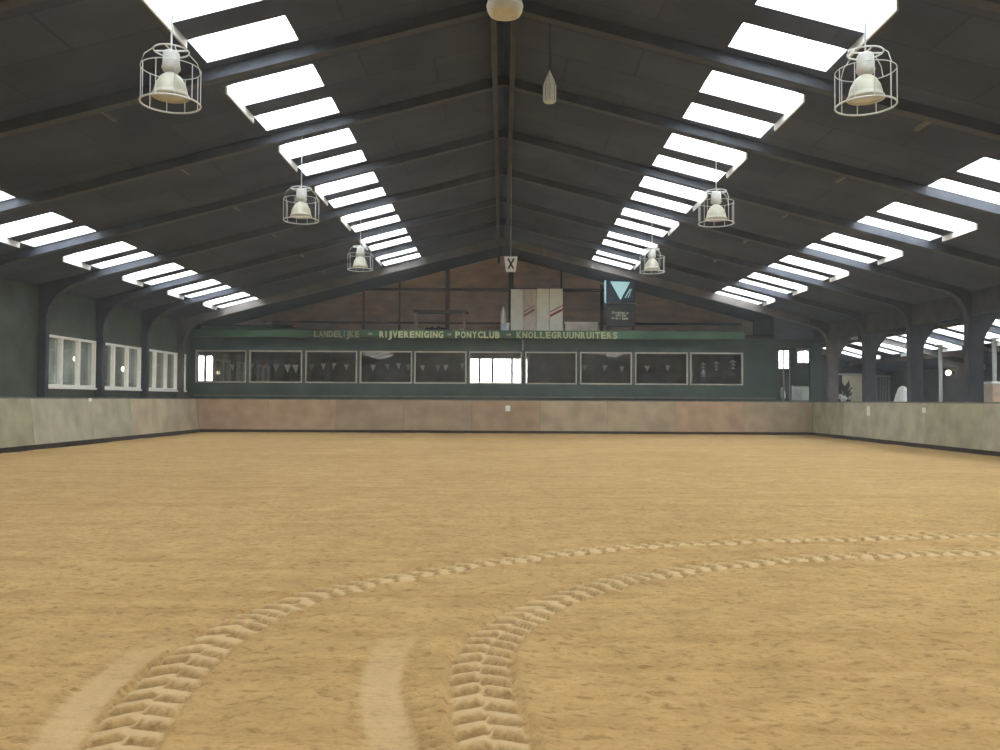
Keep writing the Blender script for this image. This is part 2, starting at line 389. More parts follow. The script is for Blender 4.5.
# ------------------------------------------------------------------ ceiling with its skylight openings
holes = []
for (xa, xb, ph, na, nbb) in STRIPS:
    for n in range(na, nbb + 1):
        for (p, q) in ph: holes.append((xa, xb, (n + p) * BAY, (n + q) * BAY))
def ceiling(xl, xr, ya, yb, hs):
    bm = bmesh.new(); th = .14
    xb_ = sorted(set([xl, xr] + ([0.0] if xl < 0 < xr else []) + [h[i] for h in hs for i in (0, 1)]))
    yb_ = sorted(set([ya, yb] + [h[i] for h in hs for i in (2, 3)]))
    vc = {}
    def v(x, y, t):
        k = (round(x, 4), round(y, 4), t)
        if k not in vc: vc[k] = bm.verts.new((x, y, zc(x) + (th if t else 0)))
        return vc[k]
    solid = {}
    for i in range(len(xb_) - 1):
        for j in range(len(yb_) - 1):
            xm, ym = (xb_[i] + xb_[i + 1]) / 2, (yb_[j] + yb_[j + 1]) / 2
            solid[i, j] = not any(h[0] < xm < h[1] and h[2] < ym < h[3] for h in hs)
    for (i, j), s in solid.items():
        if not s: continue
        x0, x1, y0, y1 = xb_[i], xb_[i + 1], yb_[j], yb_[j + 1]
        bm.faces.new((v(x0, y0, 0), v(x1, y0, 0), v(x1, y1, 0), v(x0, y1, 0)))
        bm.faces.new((v(x0, y0, 1), v(x1, y0, 1), v(x1, y1, 1), v(x0, y1, 1)))
        for di, dj, a, b in ((-1, 0, (x0, y0), (x0, y1)), (1, 0, (x1, y0), (x1, y1)), (0, -1, (x0, y0), (x1, y0)), (0, 1, (x0, y1), (x1, y1))):
            nbx = solid.get((i + di, j + dj))
            if not nbx:
                f = bm.faces.new((v(*a, 0), v(*b, 0), v(*b, 1), v(*a, 1)))
                f.material_index = 1 if nbx is False else 0
    return bm
main_h = [h for h in holes if h[3] < 38.7 and h[0] < 15]
aisle_h = [h for h in holes if h[0] > 15]
struct('ceiling', ceiling(-13.4, 13.3, -8, 38.8, main_h), [M['ceiling'], M['lining']])
struct('ceiling', ceiling(13.3, 19.7, -8, 43.2, aisle_h), [M['ceiling'], M['lining']])
struct('ceiling', ceiling(11.4, 13.3, 38.8, 43.2, []), [M['ceiling'], M['lining']])
# one window per bay and strip: two translucent sheets and the pale board beside them
wn = 1
for si, (xa, xb, ph, na, nbb) in enumerate(STRIPS):
    for n in range(max(na, 1), nbb + 1):
        bm = bmesh.new()
        for (p, q) in ph:
            y0, y1 = (n + p) * BAY - .03, (n + q) * BAY + .03
            prism_xz(bm, [(xa - .03, zc(xa - .03) + .15), (xb + .03, zc(xb + .03) + .15), (xb + .03, zc(xb + .03) + .165), (xa - .03, zc(xa - .03) + .165)], y0, y1)
        w = struct('window_%d' % wn, bm, M['pane']); wn += 1
        xo = xb if xb > 0 else xa; sg = 1 if xo > 0 else -1
        bm = bmesh.new()
        box(bm, min(xo, xo + sg * .03), max(xo, xo + sg * .03), (n + ph[0][0]) * BAY, (n + ph[1][0]) * BAY, zc(xo) - .13, zc(xo) - .005)
        o = struct('window_lining', bm, M['lining'], w)
# ridge beam and purlins under the ceiling
bm = bmesh.new(); box(bm, -.22, -.12, -8, 38.7, zc(.2) - .32, zc(.2) + .0); box(bm, .12, .22, -8, 38.7, zc(.2) - .32, zc(.2))
rb = thing('ridge_beam', 'dark double ridge beam running the length of the roof peak', 'beam', (0, 15, 7.6))
obj('beam_board', nb(-.22, -.12, -8, 38.5, zc(.22) - .30, zc(.22) - .005), M['dark'], rb)
obj('beam_board', nb(.12, .22, -8, 38.5, zc(.22) - .30, zc(.22) - .005), M['dark'], rb)
bm.free()

# ------------------------------------------------------------------ portal frames
def arc_haunch(x0, z0, x1, z1, n=8):
    """curve leaving (x0,z0) upwards and arriving at (x1,z1) along the roof"""
    out = []
    cx, cz = x0, z1 + T * abs(x1 - x0) * -1
    for k in range(n + 1):
        t = k / n; a = (1 - t) ** 2; b = 2 * t * (1 - t); c = t * t
        out.append((a * x0 + b * x0 + c * x1, a * z0 + b * (z1 - T * abs(x1 - x0) * .72) + c * z1))
    return out
NTH = {2: 'nearest the camera overhead', 3: 'carrying the two nearest caged lamps', 4: 'between the nearest and second pairs of caged lamps',
       5: 'carrying the second pair of caged lamps', 6: 'just beyond the second pair of caged lamps', 7: 'carrying the third pair of caged lamps, at the nearest white window',
       8: 'between first and second white side windows', 9: 'between second and third white side windows', 10: 'its paler colour standing in for light, last one before the far gallery'}
for n in range(2, 11):
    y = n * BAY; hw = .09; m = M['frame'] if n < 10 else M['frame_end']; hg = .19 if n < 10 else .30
    t = thing('roof_frame', 'dark roof frame with curved haunches, ' + NTH[n], 'roof frame', (0, y, 0), 'portal frames spanning the hall')
    # left
    bm = bmesh.new(); xh = -11.5
    prism_xz(bm, [(xh, zc(xh) - .005), (xh, zc(xh) - hg), (0, zc(0) - hg), (0, zc(0) - .005)], y - hw, y + hw); obj('rafter', bm, m, t)
    cur = arc_haunch(-12.84, 3.55, xh, zc(xh) - hg)
    bm = bmesh.new(); prism_xz(bm, [(-13.06, 0), (-12.84, 0)] + cur + [(xh, zc(xh) - .005), (-13.06, zc(13.06) - .005)], y - hw, y + hw); obj('post', bm, m, t)
    bm = bmesh.new()                                   # narrow flange along the inner edge of the haunch
    for (a, b) in zip(cur, cur[1:]):
        prism_xz(bm, [a, b, (b[0] + .0, b[1] - .025), (a[0] + .025, a[1] - .01)], y - hw - .04, y + hw + .04)
    obj('flange', bm, m, t)
    # right
    xr = 12.3; bm = bmesh.new()
    prism_xz(bm, [(0, zc(0) - .005), (0, zc(0) - hg), (xr, zc(xr) - hg), (xr, zc(xr) - .005)], y - hw, y + hw); obj('rafter', bm, m, t)
    cur = arc_haunch(13.08, 3.6, xr, zc(xr) - hg)
    cur2 = [(26.56 - x + .0, z) for x, z in arc_haunch(13.08, 3.0, 12.2, 3.9)]
    x2 = 14.6; cur2 = [(13.48, 2.9), (13.52, 3.2), (13.68, 3.5), (13.98, zc(13.98) - .42), (x2, zc(x2) - .2)]
    bm = bmesh.new(); prism_xz(bm, [(13.08, 0), (13.48, 0)] + cur2 + [(x2, zc(x2) - .005), (xr, zc(xr) - .005)] + cur[::-1], y - .13, y + .13); obj('column', bm, m, t)
    bm = bmesh.new(); prism_xz(bm, [(x2, zc(x2) - .005), (x2, zc(x2) - .2), (19.4, zc(19.4) - .2), (19.4, zc(19.4) - .005)], y - hw, y + hw); obj('aisle_rafter', bm, m, t)
    for xs_ in (-6.6, 7.0):                            # short stays between purlin and rafter
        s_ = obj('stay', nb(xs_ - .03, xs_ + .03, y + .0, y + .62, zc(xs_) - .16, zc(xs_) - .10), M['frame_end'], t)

struct('trim_2', nb(13.14, 13.26, 13.2 - 20, 35.7, 3.85, zc(13.3) - .01), M['dark'])
# ------------------------------------------------------------------ walls
# left wall with its four white windows, a side room behind
LW = [(7 * BAY + .16, 8 * BAY - .14), (8 * BAY + .14, 9 * BAY - .14), (9 * BAY + .14, 10 * BAY - .14), (10 * BAY + .14, 35.0)]
WZ0, WZ1 = 1.72, 3.22
bm = bmesh.new()
wall_holes([-8, 35.65], [0, zc(13.2)], [(a, b, WZ0, WZ1) for a, b in LW], lambda a, b, c, d: box(bm, -13.2, -13.08, a, b, c, d))
box(bm, -13.2, -13.08, 35.651, 38.62, 4.2, zc(13.2)); struct('wall_left', bm, M['green'])
lab = 0
for k, (a, b) in enumerate(LW):
    root = struct('window_%d' % wn, nb(-13.15, -13.14, a + .02, b - .02, WZ0 + .02, WZ1 - .02), M['glass_left']); wn += 1
    fb = bmesh.new(); t_ = .07
    wall_holes([a, b], [WZ0, WZ1], [(a + t_, b - t_, WZ0 + t_, WZ1 - t_)], lambda p, q, r, s: box(fb, -13.17, -13.03, p, q, r, s))
    struct('window_frame', fb, M['white'], root)
    if b - a > 2:
        for f in (1 / 3, 2 / 3):
            c = a + (b - a) * f
            struct('mullion', nb(-13.16, -13.04, c - .06, c + .06, WZ0 + .07, WZ1 - .07), M['white'], root)
    struct('window_sill', nb(-13.19, -12.98, a, b, WZ0 - .06, WZ0 - .001), M['white'], root)
# side room
bm = bmesh.new(); box(bm, -16.6, -16.5, 20, 35.6, 0, 3.9); box(bm, -16.5, -13.2, 19.9, 20, 0, 3.9); box(bm, -16.5, -14.75, 35.6, 35.7, 0, 3.9)
struct('wall_side_room', bm, M['sideroom'])
bm = bmesh.new(); wall_holes([-16.6, -13.21], [19.9, 35.7], [(-15.6, -14.6, 21, 34.6)], lambda a, b, c, d: box(bm, a, b, c, d, 3.9, 4.0))  # unseen roof opening added to let daylight into the side room
struct('ceiling', bm, M['canteen'])
portal((-15.1, 27.8, 4.05), (0, 0, 0), 1.0, 13.6)
struct('floor', nb(-16.6, -13.21, 19.9, 35.7, -.1, 0), M['concrete'])
for (px, py, lb) in ((75, 361, 'small lit lamp seen through the nearest white side window'), (123, 371, 'small lit lamp seen through the second white side window')):
    d = 14.4 * F / (CX - px); p = at(px, py, d)
    t = thing('pendant_lamp', lb, 'lamp', p)
    bm = bmesh.new(); bmesh.ops.create_uvsphere(bm, u_segments=12, v_segments=8, radius=.09, matrix=Matrix.Translation(p)); obj('bulb', bm, M['bulb'], t, True)
    bm = bmesh.new(); tube(bm, [p + Vector((0, 0, .08)), (p.x, p.y, 3.9)], .012, 6); obj('cord', bm, M['black'], t)

# far wall of the arena: green boards with ten pale windows
YB = 35.78
BWp = [(195, 246), (249, 302), (305, 357), (359.5, 412), (414, 466.5), (469, 522), (525, 577), (580, 632), (635, 688), (690, 743)]
BW = [((a - CX) * YB / F, (b - CX) * YB / F) for a, b in BWp]
Z0, Z1 = CAMZ + 16 * YB / F, CAMZ + 48.5 * YB / F
ox0, ox1 = (779 - CX) * YB / F, (810 - CX) * YB / F
bm = bmesh.new()
hs = [(a, b, Z0, Z1) for a, b in BW] + [(ox0, ox1, 1.45, CAMZ + 54 * YB / F)]
wall_holes([-13.2, 13.45], [0, 4.02], hs, lambda a, b, c, d: box(bm, a, b, YB, YB + .12, c, d))
struct('wall_back', bm, M['green2'])
for a, b in BW:
    root = struct('window_%d' % wn, nb(a + .02, b - .02, YB + .07, YB + .078, Z0 + .02, Z1 - .02), M['glass_dark']); wn += 1
    fb = bmesh.new(); t_ = .055
    wall_holes([a, b], [Z0, Z1], [(a + t_, b - t_, Z0 + t_, Z1 - t_)], lambda p, q, r, s: box(fb, p, q, YB - .025, YB + .1, r, s))
    struct('window_frame', fb, M['frame_pale'], root)
# ledge at the foot of the green boards
struct('trim_1', nb(-13.0, (775 - CX) * YB / F, YB - .09, YB - .002, 1.50, 1.56), M['rail'])
# canteen box behind the windows
bm = bmesh.new(); RY = 38.4
DL = [((467.5 - CX) * RY / F, (527 - CX) * RY / F, 1.9, 3.26), (-13.75, -13.1, 2.2, 3.33)]
wall_holes([-14.75, 11.5], [0, 4.0], DL, lambda a, b, c, d: box(bm, a, b, RY, RY + .1, c, d))
box(bm, -14.85, -14.75, YB + .12, RY + .1, 0, 4.0)
box(bm, -14.75, -13.2, YB, YB + .12, 0, 4.0)
struct('wall_canteen', bm, M['canteen'])
for a, b, c, d in DL: portal(((a + b) / 2, RY + .3, (c + d) / 2), (math.radians(-90), 0, 0), b - a, d - c)
struct('floor', nb(-14.85, 11.5, YB + .12, RY, .7, .8), M['brown_dark'])
# far daylight windows of the canteen
for k, (a, b, c, d) in enumerate(DL):
    nbars = [(492.5 - CX) * RY / F, (479.5 - CX) * RY / F, (512 - CX) * RY / F] if k == 0 else [(a + b) / 2]
    root = struct('window_%d' % wn, nb(a, b, RY + .05, RY + .06, c, d), M['pane']); wn += 1
    for x in nbars: struct('mullion', nb(x - .05, x + .05, RY - .03, RY + .045, c, d), M['canteen'], root)
# loft floor = canteen roof, gable of brown boards
struct('ceiling', nb(-14.85, 11.5, YB - .0, 38.6, 4.03, 4.20), M['dark'])
bm = bmesh.new()
prism_xz(bm, [(-14.85, 4.2), (-13.3, zc(13.3)), (0, zc(0)), (11.45, zc(11.45)), (11.45, 4.2)], 38.62, 38.75)
struct('wall_gable', bm, M['brown'])
gt = thing('gable_framing', 'dark timber rails and posts fixed across the brown gable boards', 'framing', (0, 38.5, 4.2))
for (p0, p1, q0, q1) in ((333, 606, 288, 291), (262, 742, 322, 324)):
    a = at(p0, q1, 38.55); b = at(p1, q0, 38.55); obj('rail', nb(a.x, b.x, 38.52, 38.615, a.z, b.z), M['brown_dark'], gt)
for (p0, p1, q0) in ((445, 449, 268), (508, 513, 257), (600, 603, 284), (362, 364, 292), (398, 400, 283), (560, 562, 270)):
    a = at(p0, 330, 38.55); b = at(p1, q0, 38.55); obj('stud', nb(a.x, b.x, 38.47 if p0 in (445, 508) else 38.5, 38.518, 4.2, b.z), M['brown_dark'], gt)
# walls of the aisle
struct('wall_right', nb(19.45, 19.6, -8, 43, -.02, zc(19.6) + .1), M['dark'])
bm = bmesh.new(); AE = 43.0
GA = [(779, 789, 367, 349), (798, 809, 361, 348)]
gh = [(at(a, c, AE).x, at(b, c, AE).x, at(a, c, AE).z, at(a, d, AE).z) for a, b, c, d in GA]
wall_holes([11.5, 19.5], [-.02, 5.0], gh, lambda a, b, c, d: box(bm, a, b, AE, AE + .12, c, d))
struct('wall_aisle_end', bm, M['dark'])
for a, b, c, d in gh:
    root = struct('window_%d' % wn, nb(a, b, AE + .05, AE + .06, c, d), M['pane']); wn += 1
    struct('mullion', nb((a + b) / 2 - .03, (a + b) / 2 + .03, AE, AE + .045, c, d), M['frame_pale'], root)
struct('wall_passage', nb(11.4, 11.5, YB + .121, 43, 0, 5.0), M['dark'])
struct('wall_front', nb(-13.2, 19.6, -8.12, -8, -.05, 8.1), M['dark'])

# green fascia over the windows with the club's lettering
yf = 35.3
fa = at(196, 338, yf); fb_ = at(745, 330.2, yf)
t = thing('fascia_board', 'long green fascia board with pale club lettering above the far windows', 'sign', (0, yf, 4.02))
obj('board', bevbox(-13.0, fb_.x, yf, yf + .05, fa.z, fb_.z), M['fascia'], t)
obj('soffit', nb(-13.0, fb_.x, yf + .05, YB - .002, fa.z, fa.z + .04), M['fascia_old'], t)
obj('bracket', nb(fb_.x - .05, fb_.x, yf + .05, YB - .002, fa.z + .04, fb_.z), M['fascia_old'], t)
def glyph(ch):
    cu = bpy.data.curves.new('g', 'FONT'); cu.body = ch; cu.size = 1; cu.extrude = .06; cu.offset = .04; cu.resolution_u = 3
    o = bpy.data.objects.new('g', cu); C.objects.link(o)
    bpy.context.view_layer.update()
    me_ = bpy.data.meshes.new_from_object(o.evaluated_get(bpy.context.evaluated_depsgraph_get()))
    bpy.data.objects.remove(o); return me_
GL = {}
def text(word, px0, px1, py, h, y, m, parent, mirror=False):
    n = len(word); x0 = (px0 - CX) * y / F; x1 = (px1 - CX) * y / F
    wts = [{'I': .5, 'J': .8, '.': .5, 'M': 1.2}.get(c, 1.0) for c in word]; tot = sum(wts); x = x0
    for c, wt in zip(word, wts):
        cw = (x1 - x0) * wt / tot
        if c not in GL: GL[c] = glyph(c)
        me_ = GL[c].copy(); co = np.empty(len(me_.vertices) * 3); me_.vertices.foreach_get('co', co); co = co.reshape(-1, 3)
        gw = co[:, 0].max() - co[:, 0].min(); gh_ = .73 if c != '.' else 1.0
        sx = cw * (.84 if c != 'I' else .45) / max(gw, .01); sx = min(sx, h * 3)
        X_ = (co[:, 0] - (co[:, 0].min() + gw / 2)) * sx
        nn = np.stack([X_, -co[:, 2] * .3 , co[:, 1] * h / gh_], -1)
        me_.vertices.foreach_set('co', nn.reshape(-1)); me_.materials.clear(); me_.materials.append(m); me_.update()
        o = bpy.data.objects.new('letter', me_); C.objects.link(o); o.parent = parent
        o.location = Vector((x + cw / 2, y - .02, CAMZ + (CY - py) * y / F)) - root_loc(parent)
        x += cw
text('LANDELIJKE', 313, 359, 337.9, .27, yf, M['letter_old'], t)
text('RIJVERENIGING', 378.5, 443.5, 337.9, .27, yf, M['letter'], t)
text('PONYCLUB', 454.5, 500, 337.9, .27, yf, M['letter'], t)
text('KNOLLEGRUUNRUITERS', 516, 618, 337.9, .27, yf, M['letter_k'], t)
for px in (369.5, 449, 508.5):
    p = at(px, 334.5, yf); bm = bmesh.new(); box(bm, p.x - .09, p.x + .09, yf - .03, yf - .001, p.z - .04, p.z + .04)
    obj('separator_mark', bm, M['letter_old'], t)

# ------------------------------------------------------------------ kickboards
def kickwall(label, n, p0, p1, lean, cols, ext=(0, 0), mats=None):
    """p0,p1: foot line; lean: horizontal vector of the outward lean; n panels"""
    p0 = Vector(p0); p1 = Vector(p1); L = (p1 - p0).length; u = (p1 - p0) / L; lean = Vector(lean); o_ = lean.normalized()
    t = thing('kickboard', label, 'kickboard', (p0 + p1) / 2)
    H = 1.37
    def slab(a, b, z0, z1, off0, off1, th):
        bm = bmesh.new(); vs = []
        for s in (a, b):
            for (z, off) in ((z0, off0), (z1, off1)):
                ss = s + (-ext[0] if s < .01 else ext[1] if s > L - .01 else 0) * z / H
                base = p0 + u * ss + lean * (z / H) + Vector((0, 0, z))
                vs.append(base + o_ * off); vs.append(base + o_ * (off + th))
        v = [bm.verts.new(q) for q in vs]   # (a:z0 in,out, z1 in,out)(b: ...)
        for f in ((0, 1, 3, 2), (4, 5, 7, 6), (0, 1, 5, 4), (2, 3, 7, 6), (0, 2, 6, 4), (1, 3, 7, 5)): bm.faces.new([v[i] for i in f])
        return bm
    for k in range(n):
        a = L * k / n + (.006 if k else 0); b = L * (k + 1) / n - (.006 if k < n - 1 else 0)
        obj('panel', slab(a, b, .12, H, 0, 0, .04), (mats or KICK)[cols[k % len(cols)]], t)
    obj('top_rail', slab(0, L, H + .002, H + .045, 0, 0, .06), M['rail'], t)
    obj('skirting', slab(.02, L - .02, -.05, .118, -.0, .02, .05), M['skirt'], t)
    return t
kickwall('long grey leaning kickboard under the white side windows, left', 14, (-12.64, -8, 0), (-12.64, DB - .012, 0), (-.17, 0, 0), [0, 0, 3, 0, 0, 3, 0, 0, 0, 3, 0, 0, 1, 1], (0, .17))
kickwall('brownish leaning kickboard across the far end under the gallery', 9, (-12.636, DB, 0), (12.966, DB, 0), (0, .17, 0), [0, 0, 1, 1, 2, 3, 3, 0, 3], (.17, .055), KBACK)
kickwall('long greenish-grey kickboard in front of the dark columns, right', 14, (12.97, DB - .012, 0), (12.97, -8, 0), (.06, 0, 0), [3, 0, 0, 3, 0, 3, 0, 0, 3, 0], (.17, 0))
def marker(px, py, d, w, h, lb, axis):
    p = at(px, py, d)
    if axis == 'y': bm = bevbox(p.x - w / 2, p.x + w / 2, d - .02, d, p.z - h / 2, p.z + h / 2, .004)
    else: bm = bevbox(p.x - .01, p.x + .01, d - w / 2, d + w / 2, p.z - h / 2, p.z + h / 2, .004)
    tag(obj('marker_plate', bm, M['white'], None), lb, 'marker plate')
marker(508, 408.3, DB + .08, .20, .24, 'small white square marker plate on the far kickboard', 'y')
marker(868, 409, 12.99 * F / 366, .25, .34, 'narrow white marker on right kickboard below the dark plant and pale panel', 'x')
marker(923.5, 408.0, 12.99 * F / 421.5, .2, .16, 'small white marker on right kickboard between two dark columns', 'x')
marker(90, 402.0, 12.70 * F / (CX - 90), .18, .10, 'small white marker on top edge of left kickboard', 'x')

# ------------------------------------------------------------------ caged lamps
def make_lamp():
    t = thing('caged_lamp', 'x', 'lamp', (0, 0, 0))
    bm = bmesh.new()
    bm.free()
    for (r, z, w) in ((.375, 0, .012), (.375, .46, .006), (.22, .70, .011)):
        bm = bmesh.new(); tube(bm, ring_pts((0, 0, z), r, 32), w, 6, True); obj('cage_ring', bm, M['cagewire'], t, True)
    for k in range(10):
        a = 2 * math.pi * (k + .3) / 10; c, s = math.cos(a), math.sin(a)
        bm = bmesh.new(); tube(bm, [(.375 * c, .375 * s, 0), (.375 * c, .375 * s, .46)], .006, 6)
        obj('cage_bar', bm, M['cagewire'], t)
    for k in range(4):
        a = 2 * math.pi * (k + .35) / 4; c, s = math.cos(a), math.sin(a)
        bm = bmesh.new(); tube(bm, [(.375 * c, .375 * s, .46), (.33 * c, .33 * s, .6), (.22 * c, .22 * s, .70)], .006, 6)
        obj('cage_bar', bm, M['cagewire'], t)
    bm = bmesh.new(); tube(bm, [(-.22, 0, .70), (.22, 0, .70)], .012, 6); tube(bm, [(0, -.22, .70), (0, .22, .70)], .012, 6); obj('hanger_bar', bm, M['cagewire'], t)
    bm = bmesh.new(); lathe(bm, [(0, .69), (.085, .69), (.105, .66), (.11, .52), (.12, .47), (.10, .43), (.06, .415), (.05, .39), (0, .39)], (0, 0, 0)); obj('housing', bm, M['lampwhite'], t, True)
    bm = bmesh.new(); lathe(bm, [(.05, .41), (.085, .39), (.14, .34), (.185, .26), (.21, .17), (.215, .12), (.235, .115), (.235, .085), (.22, .08), (.205, .12), (.17, .24), (.12, .32), (.06, .37)], (0, 0, 0)); obj('reflector', bm, M['reflector'], t, True)
    bm = bmesh.new(); lathe(bm, [(0, .125), (.200, .115), (.200, .11), (0, .115)], (0, 0, 0)); obj('glass_cover', bm, M['jar'], t)
    return t
def dup(root):
    r = root.copy(); C.objects.link(r)
    for ch in root.children:
        c = ch.copy(); C.objects.link(c); c.parent = r
    return r
lamp0 = make_lamp()
LP = [(165.5, 107, 3, 'big caged bell lamp nearest the camera, left of the ridge'), (867.5, 106, 3, 'big caged bell lamp nearest the camera, right of the ridge'),
      (299, 223.5, 5, 'caged bell lamp second along the left skylight row'), (716.5, 224.5, 5, 'caged bell lamp second along the right skylight row'),
      (359, 272, 7, 'farthest caged bell lamp, against the end of left skylights'), (652, 273, 7, 'farthest caged bell lamp, against the end of right skylights')]
for k, (px, py, n, lb) in enumerate(LP):
    y = n * BAY; p = at(px, py, y); l = lamp0 if k == 0 else dup(lamp0)
    p.z += (.055 if n == 3 else .06); l.scale = (.93, .93, .93)
    l.location = p; l['label'] = lb; l['group'] = 'caged lamps hung from the roof frames'
    z1 = (zc(p.x) - .185 - p.z) / .93
    bm = bmesh.new(); tube(bm, [(0, 0, .69), (0, 0, z1)], .011, 6)
    me_ = bpy.data.meshes.new('hanging_rod'); bm.to_mesh(me_); bm.free(); me_.materials.append(M['cagewire'])
    o = bpy.data.objects.new('hanging_rod', me_); C.objects.link(o); o.parent = l
# drum lamp under the ridge at the top of the picture
d = 3 * BAY + .35; p = at(503, 11, d)
t = thing('drum_lamp', 'round white drum lamp under the ridge at top centre', 'lamp', p)
bm = bmesh.new(); lathe(bm, [(0, .0), (.15, .0), (.20, .02), (.225, .07), (.225, .16), (.20, .20), (.1, .26), (0, .27)], p); obj('housing', bm, M['reflector'], t, True)
bm = bmesh.new(); lathe(bm, [(.226, .10), (.234, .11), (.234, .13), (.226, .14)], p); obj('rim', bm, M['lampwhite'], t, True)
bm = bmesh.new(); tube(bm, [p + Vector((0, 0, .26)), (p.x, p.y, zc(p.x) - .003)], .02, 8); obj('hanging_rod', bm, M['cable'], t)
# glass-like pendant
d = 4 * BAY + .25; p = at(548.7, 99.5, d); s = d / F
t = thing('hanging_lantern', 'small pointed pale lantern hanging right of the ridge', 'lantern', p)
bm = bmesh.new(); lathe(bm, [(0, 0), (5.4 * s, 0), (6.2 * s, 1 * s), (6.5 * s, 14 * s), (6.0 * s, 19 * s), (5.6 * s, 20 * s)], p, 8); obj('body', bm, M['jar'], t)
bm = bmesh.new(); lathe(bm, [(5.7 * s, 20 * s), (4.2 * s, 24 * s), (1.5 * s, 30 * s), (.5 * s, 33 * s), (0, 33 * s)], p, 8); obj('cap', bm, M['lampwhite'], t)
bm = bmesh.new()
for k in range(8):
    a = 2 * math.pi * k / 8; c, s2 = math.cos(a) * 6.6 * s, math.sin(a) * 6.6 * s
    tube(bm, [p + Vector((c, s2, 1 * s)), p + Vector((c, s2, 18 * s))], .006, 5)
obj('rib', bm, M['cable'], t)
bm = bmesh.new(); tube(bm, [p + Vector((0, 0, 32 * s)), (p.x, p.y, zc(p.x) - .003)], .006, 6); obj('cord', bm, M['black'], t)
# letter lantern X hanging in the middle
d = 23.2; p = at(510.3, 271, d); s = d / F
t = thing('letter_sign', 'white bucket-shaped sign with black X on a long cable', 'sign', p)
bm = bmesh.new(); a = [(-4.6 * s, 0), (4.6 * s, 0), (6.6 * s, 14.5 * s), (-6.6 * s, 14.5 * s)]
lo = [bm.verts.new(p + Vector((x, y, 0))) for x, y in ((-4.6 * s, -4.6 * s), (4.6 * s, -4.6 * s), (4.6 * s, 4.6 * s), (-4.6 * s, 4.6 * s))]
hi = [bm.verts.new(p + Vector((x, y, 14.0 * s))) for x, y in ((-6.6 * s, -6.6 * s), (6.6 * s, -6.6 * s), (6.6 * s, 6.6 * s), (-6.6 * s, 6.6 * s))]
bm.faces.new(lo); bm.faces.new(hi)
for k in range(4): bm.faces.new((lo[k], lo[(k + 1) % 4], hi[(k + 1) % 4], hi[k]))
obj('body', bm, M['cloth'], t)
def strip(bm, P, Q, w, n):
    P, Q = Vector(P), Vector(Q); u = (Q - P).normalized(); v = u.cross(Vector(n)).normalized() * w / 2; nn = Vector(n).normalized() * .008
    A = [bm.verts.new(x) for x in (P - v, P + v, Q + v, Q - v)]; B = [bm.verts.new(x.co + nn) for x in A]
    bm.faces.new(A); bm.faces.new(B)
    for k in range(4): bm.faces.new((A[k], A[(k + 1) % 4], B[(k + 1) % 4], B[k]))
bm = bmesh.new()
def fr(x, z): return p + Vector((x * s, -(4.6 + 2.0 * z / 14) * s - .004, z * s))
strip(bm, fr(-2.6, 2), fr(3.0, 12), 1.6 * s, (0, -1, -.15)); strip(bm, fr(2.6, 2), fr(-3.0, 12), 1.6 * s, (0, -1, -.15)); obj('letter', bm, M['black'], t)
bm = bmesh.new(); tube(bm, [p + Vector((0, 0, 14 * s)), (p.x, p.y, zc(p.x) - .003)], .012, 6); obj('cable', bm, M['cable'], t)

# ------------------------------------------------------------------ things on the loft
yl = 36.6; fz = 4.20
t = thing('wardrobe', 'tall cream wardrobe with red slashes standing on the gallery roof', 'wardrobe', at(537, 330, yl) * Vector((1, 1, 0)) if False else Vector(((537 - CX) * yl / F, yl, fz)))
X_ = lambda px, y=yl: (px - CX) * y / F
Zp = lambda py, y=yl: CAMZ + (CY - py) * y / F
obj('body', bevbox(X_(510.5), X_(562.5), yl + .03, yl + .6, fz + .002, Zp(288.5)), M['wood_lam'], t)
for k, (a, b, mm) in enumerate(((510.5, 522.6, 'cream'), (523.6, 534.6, 'wood_lam'), (536.5, 548.6, 'cream'), (549.6, 562.5, 'cream'))):
    dr = obj('door', bevbox(X_(a), X_(b), yl, yl + .028, fz + .05, Zp(288 if k > 1 else 289)), M[mm], t)
    if k in (1, 3):
        for (dy, w) in ((0, .11), (-4, .05)):
            bm = bmesh.new(); zz0 = Zp(315.5 + dy); zz1 = Zp(309 + dy)
            pts = [(X_(a) + .01, zz0 - w / 2), (X_(b) - .01, zz1 - w / 2), (X_(b) - .01, zz1 + w / 2), (X_(a) + .01, zz0 + w / 2)]
            prism_xz(bm, pts, yl - .006, yl - .001); o = obj('stripe', bm, M['red'], dr)
# long cream box beside it
t = thing('storage_box', 'low long cream box on the gallery roof right of the wardrobe', 'box', (X_(581), yl, fz))
obj('body', bevbox(X_(565), X_(598), yl, yl + .6, fz + .002, Zp(322.5), .015), M['wood_lam'], t)
obj('lid', bevbox(X_(564.5), X_(598.5), yl - .02, yl + .62, Zp(322.5) + .001, Zp(321.3), .01), M['cream'], t)
# small bucket and white cone at the left of the wardrobe
yb = 36.2; c = Vector((X_(505, yb), yb, fz))
t = thing('letter_bucket', 'small white bucket-shaped letter stand left of the wardrobe', 'sign', c)
bm = bmesh.new(); s = yb / F; lathe(bm, [(0, .0), (3.2 * s, 0), (4.4 * s, 11 * s), (4.0 * s, 11 * s), (0, 10 * s)], c + Vector((0, 0, .002)), 16); obj('body', bm, M['cloth'], t)
bm = bmesh.new(); tube(bm, ring_pts(c + Vector((0, 0, 11 * s)), 4.4 * s, 20), .02, 5, True); obj('rim', bm, M['white'], t)
c2 = Vector((X_(503, 36.9), 36.9, fz))
t = thing('white_cone', 'slim white pointed cone standing behind the small bucket', 'cone', c2)
bm = bmesh.new(); s = 36.9 / F; lathe(bm, [(0, 0), (2.7 * s, 0), (2.7 * s, 18 * s), (2.4 * s, 22 * s), (.9 * s, 28 * s), (0, 30 * s)], c2 + Vector((0, 0, .002)), 14); obj('body', bm, M['cream'], t, True)
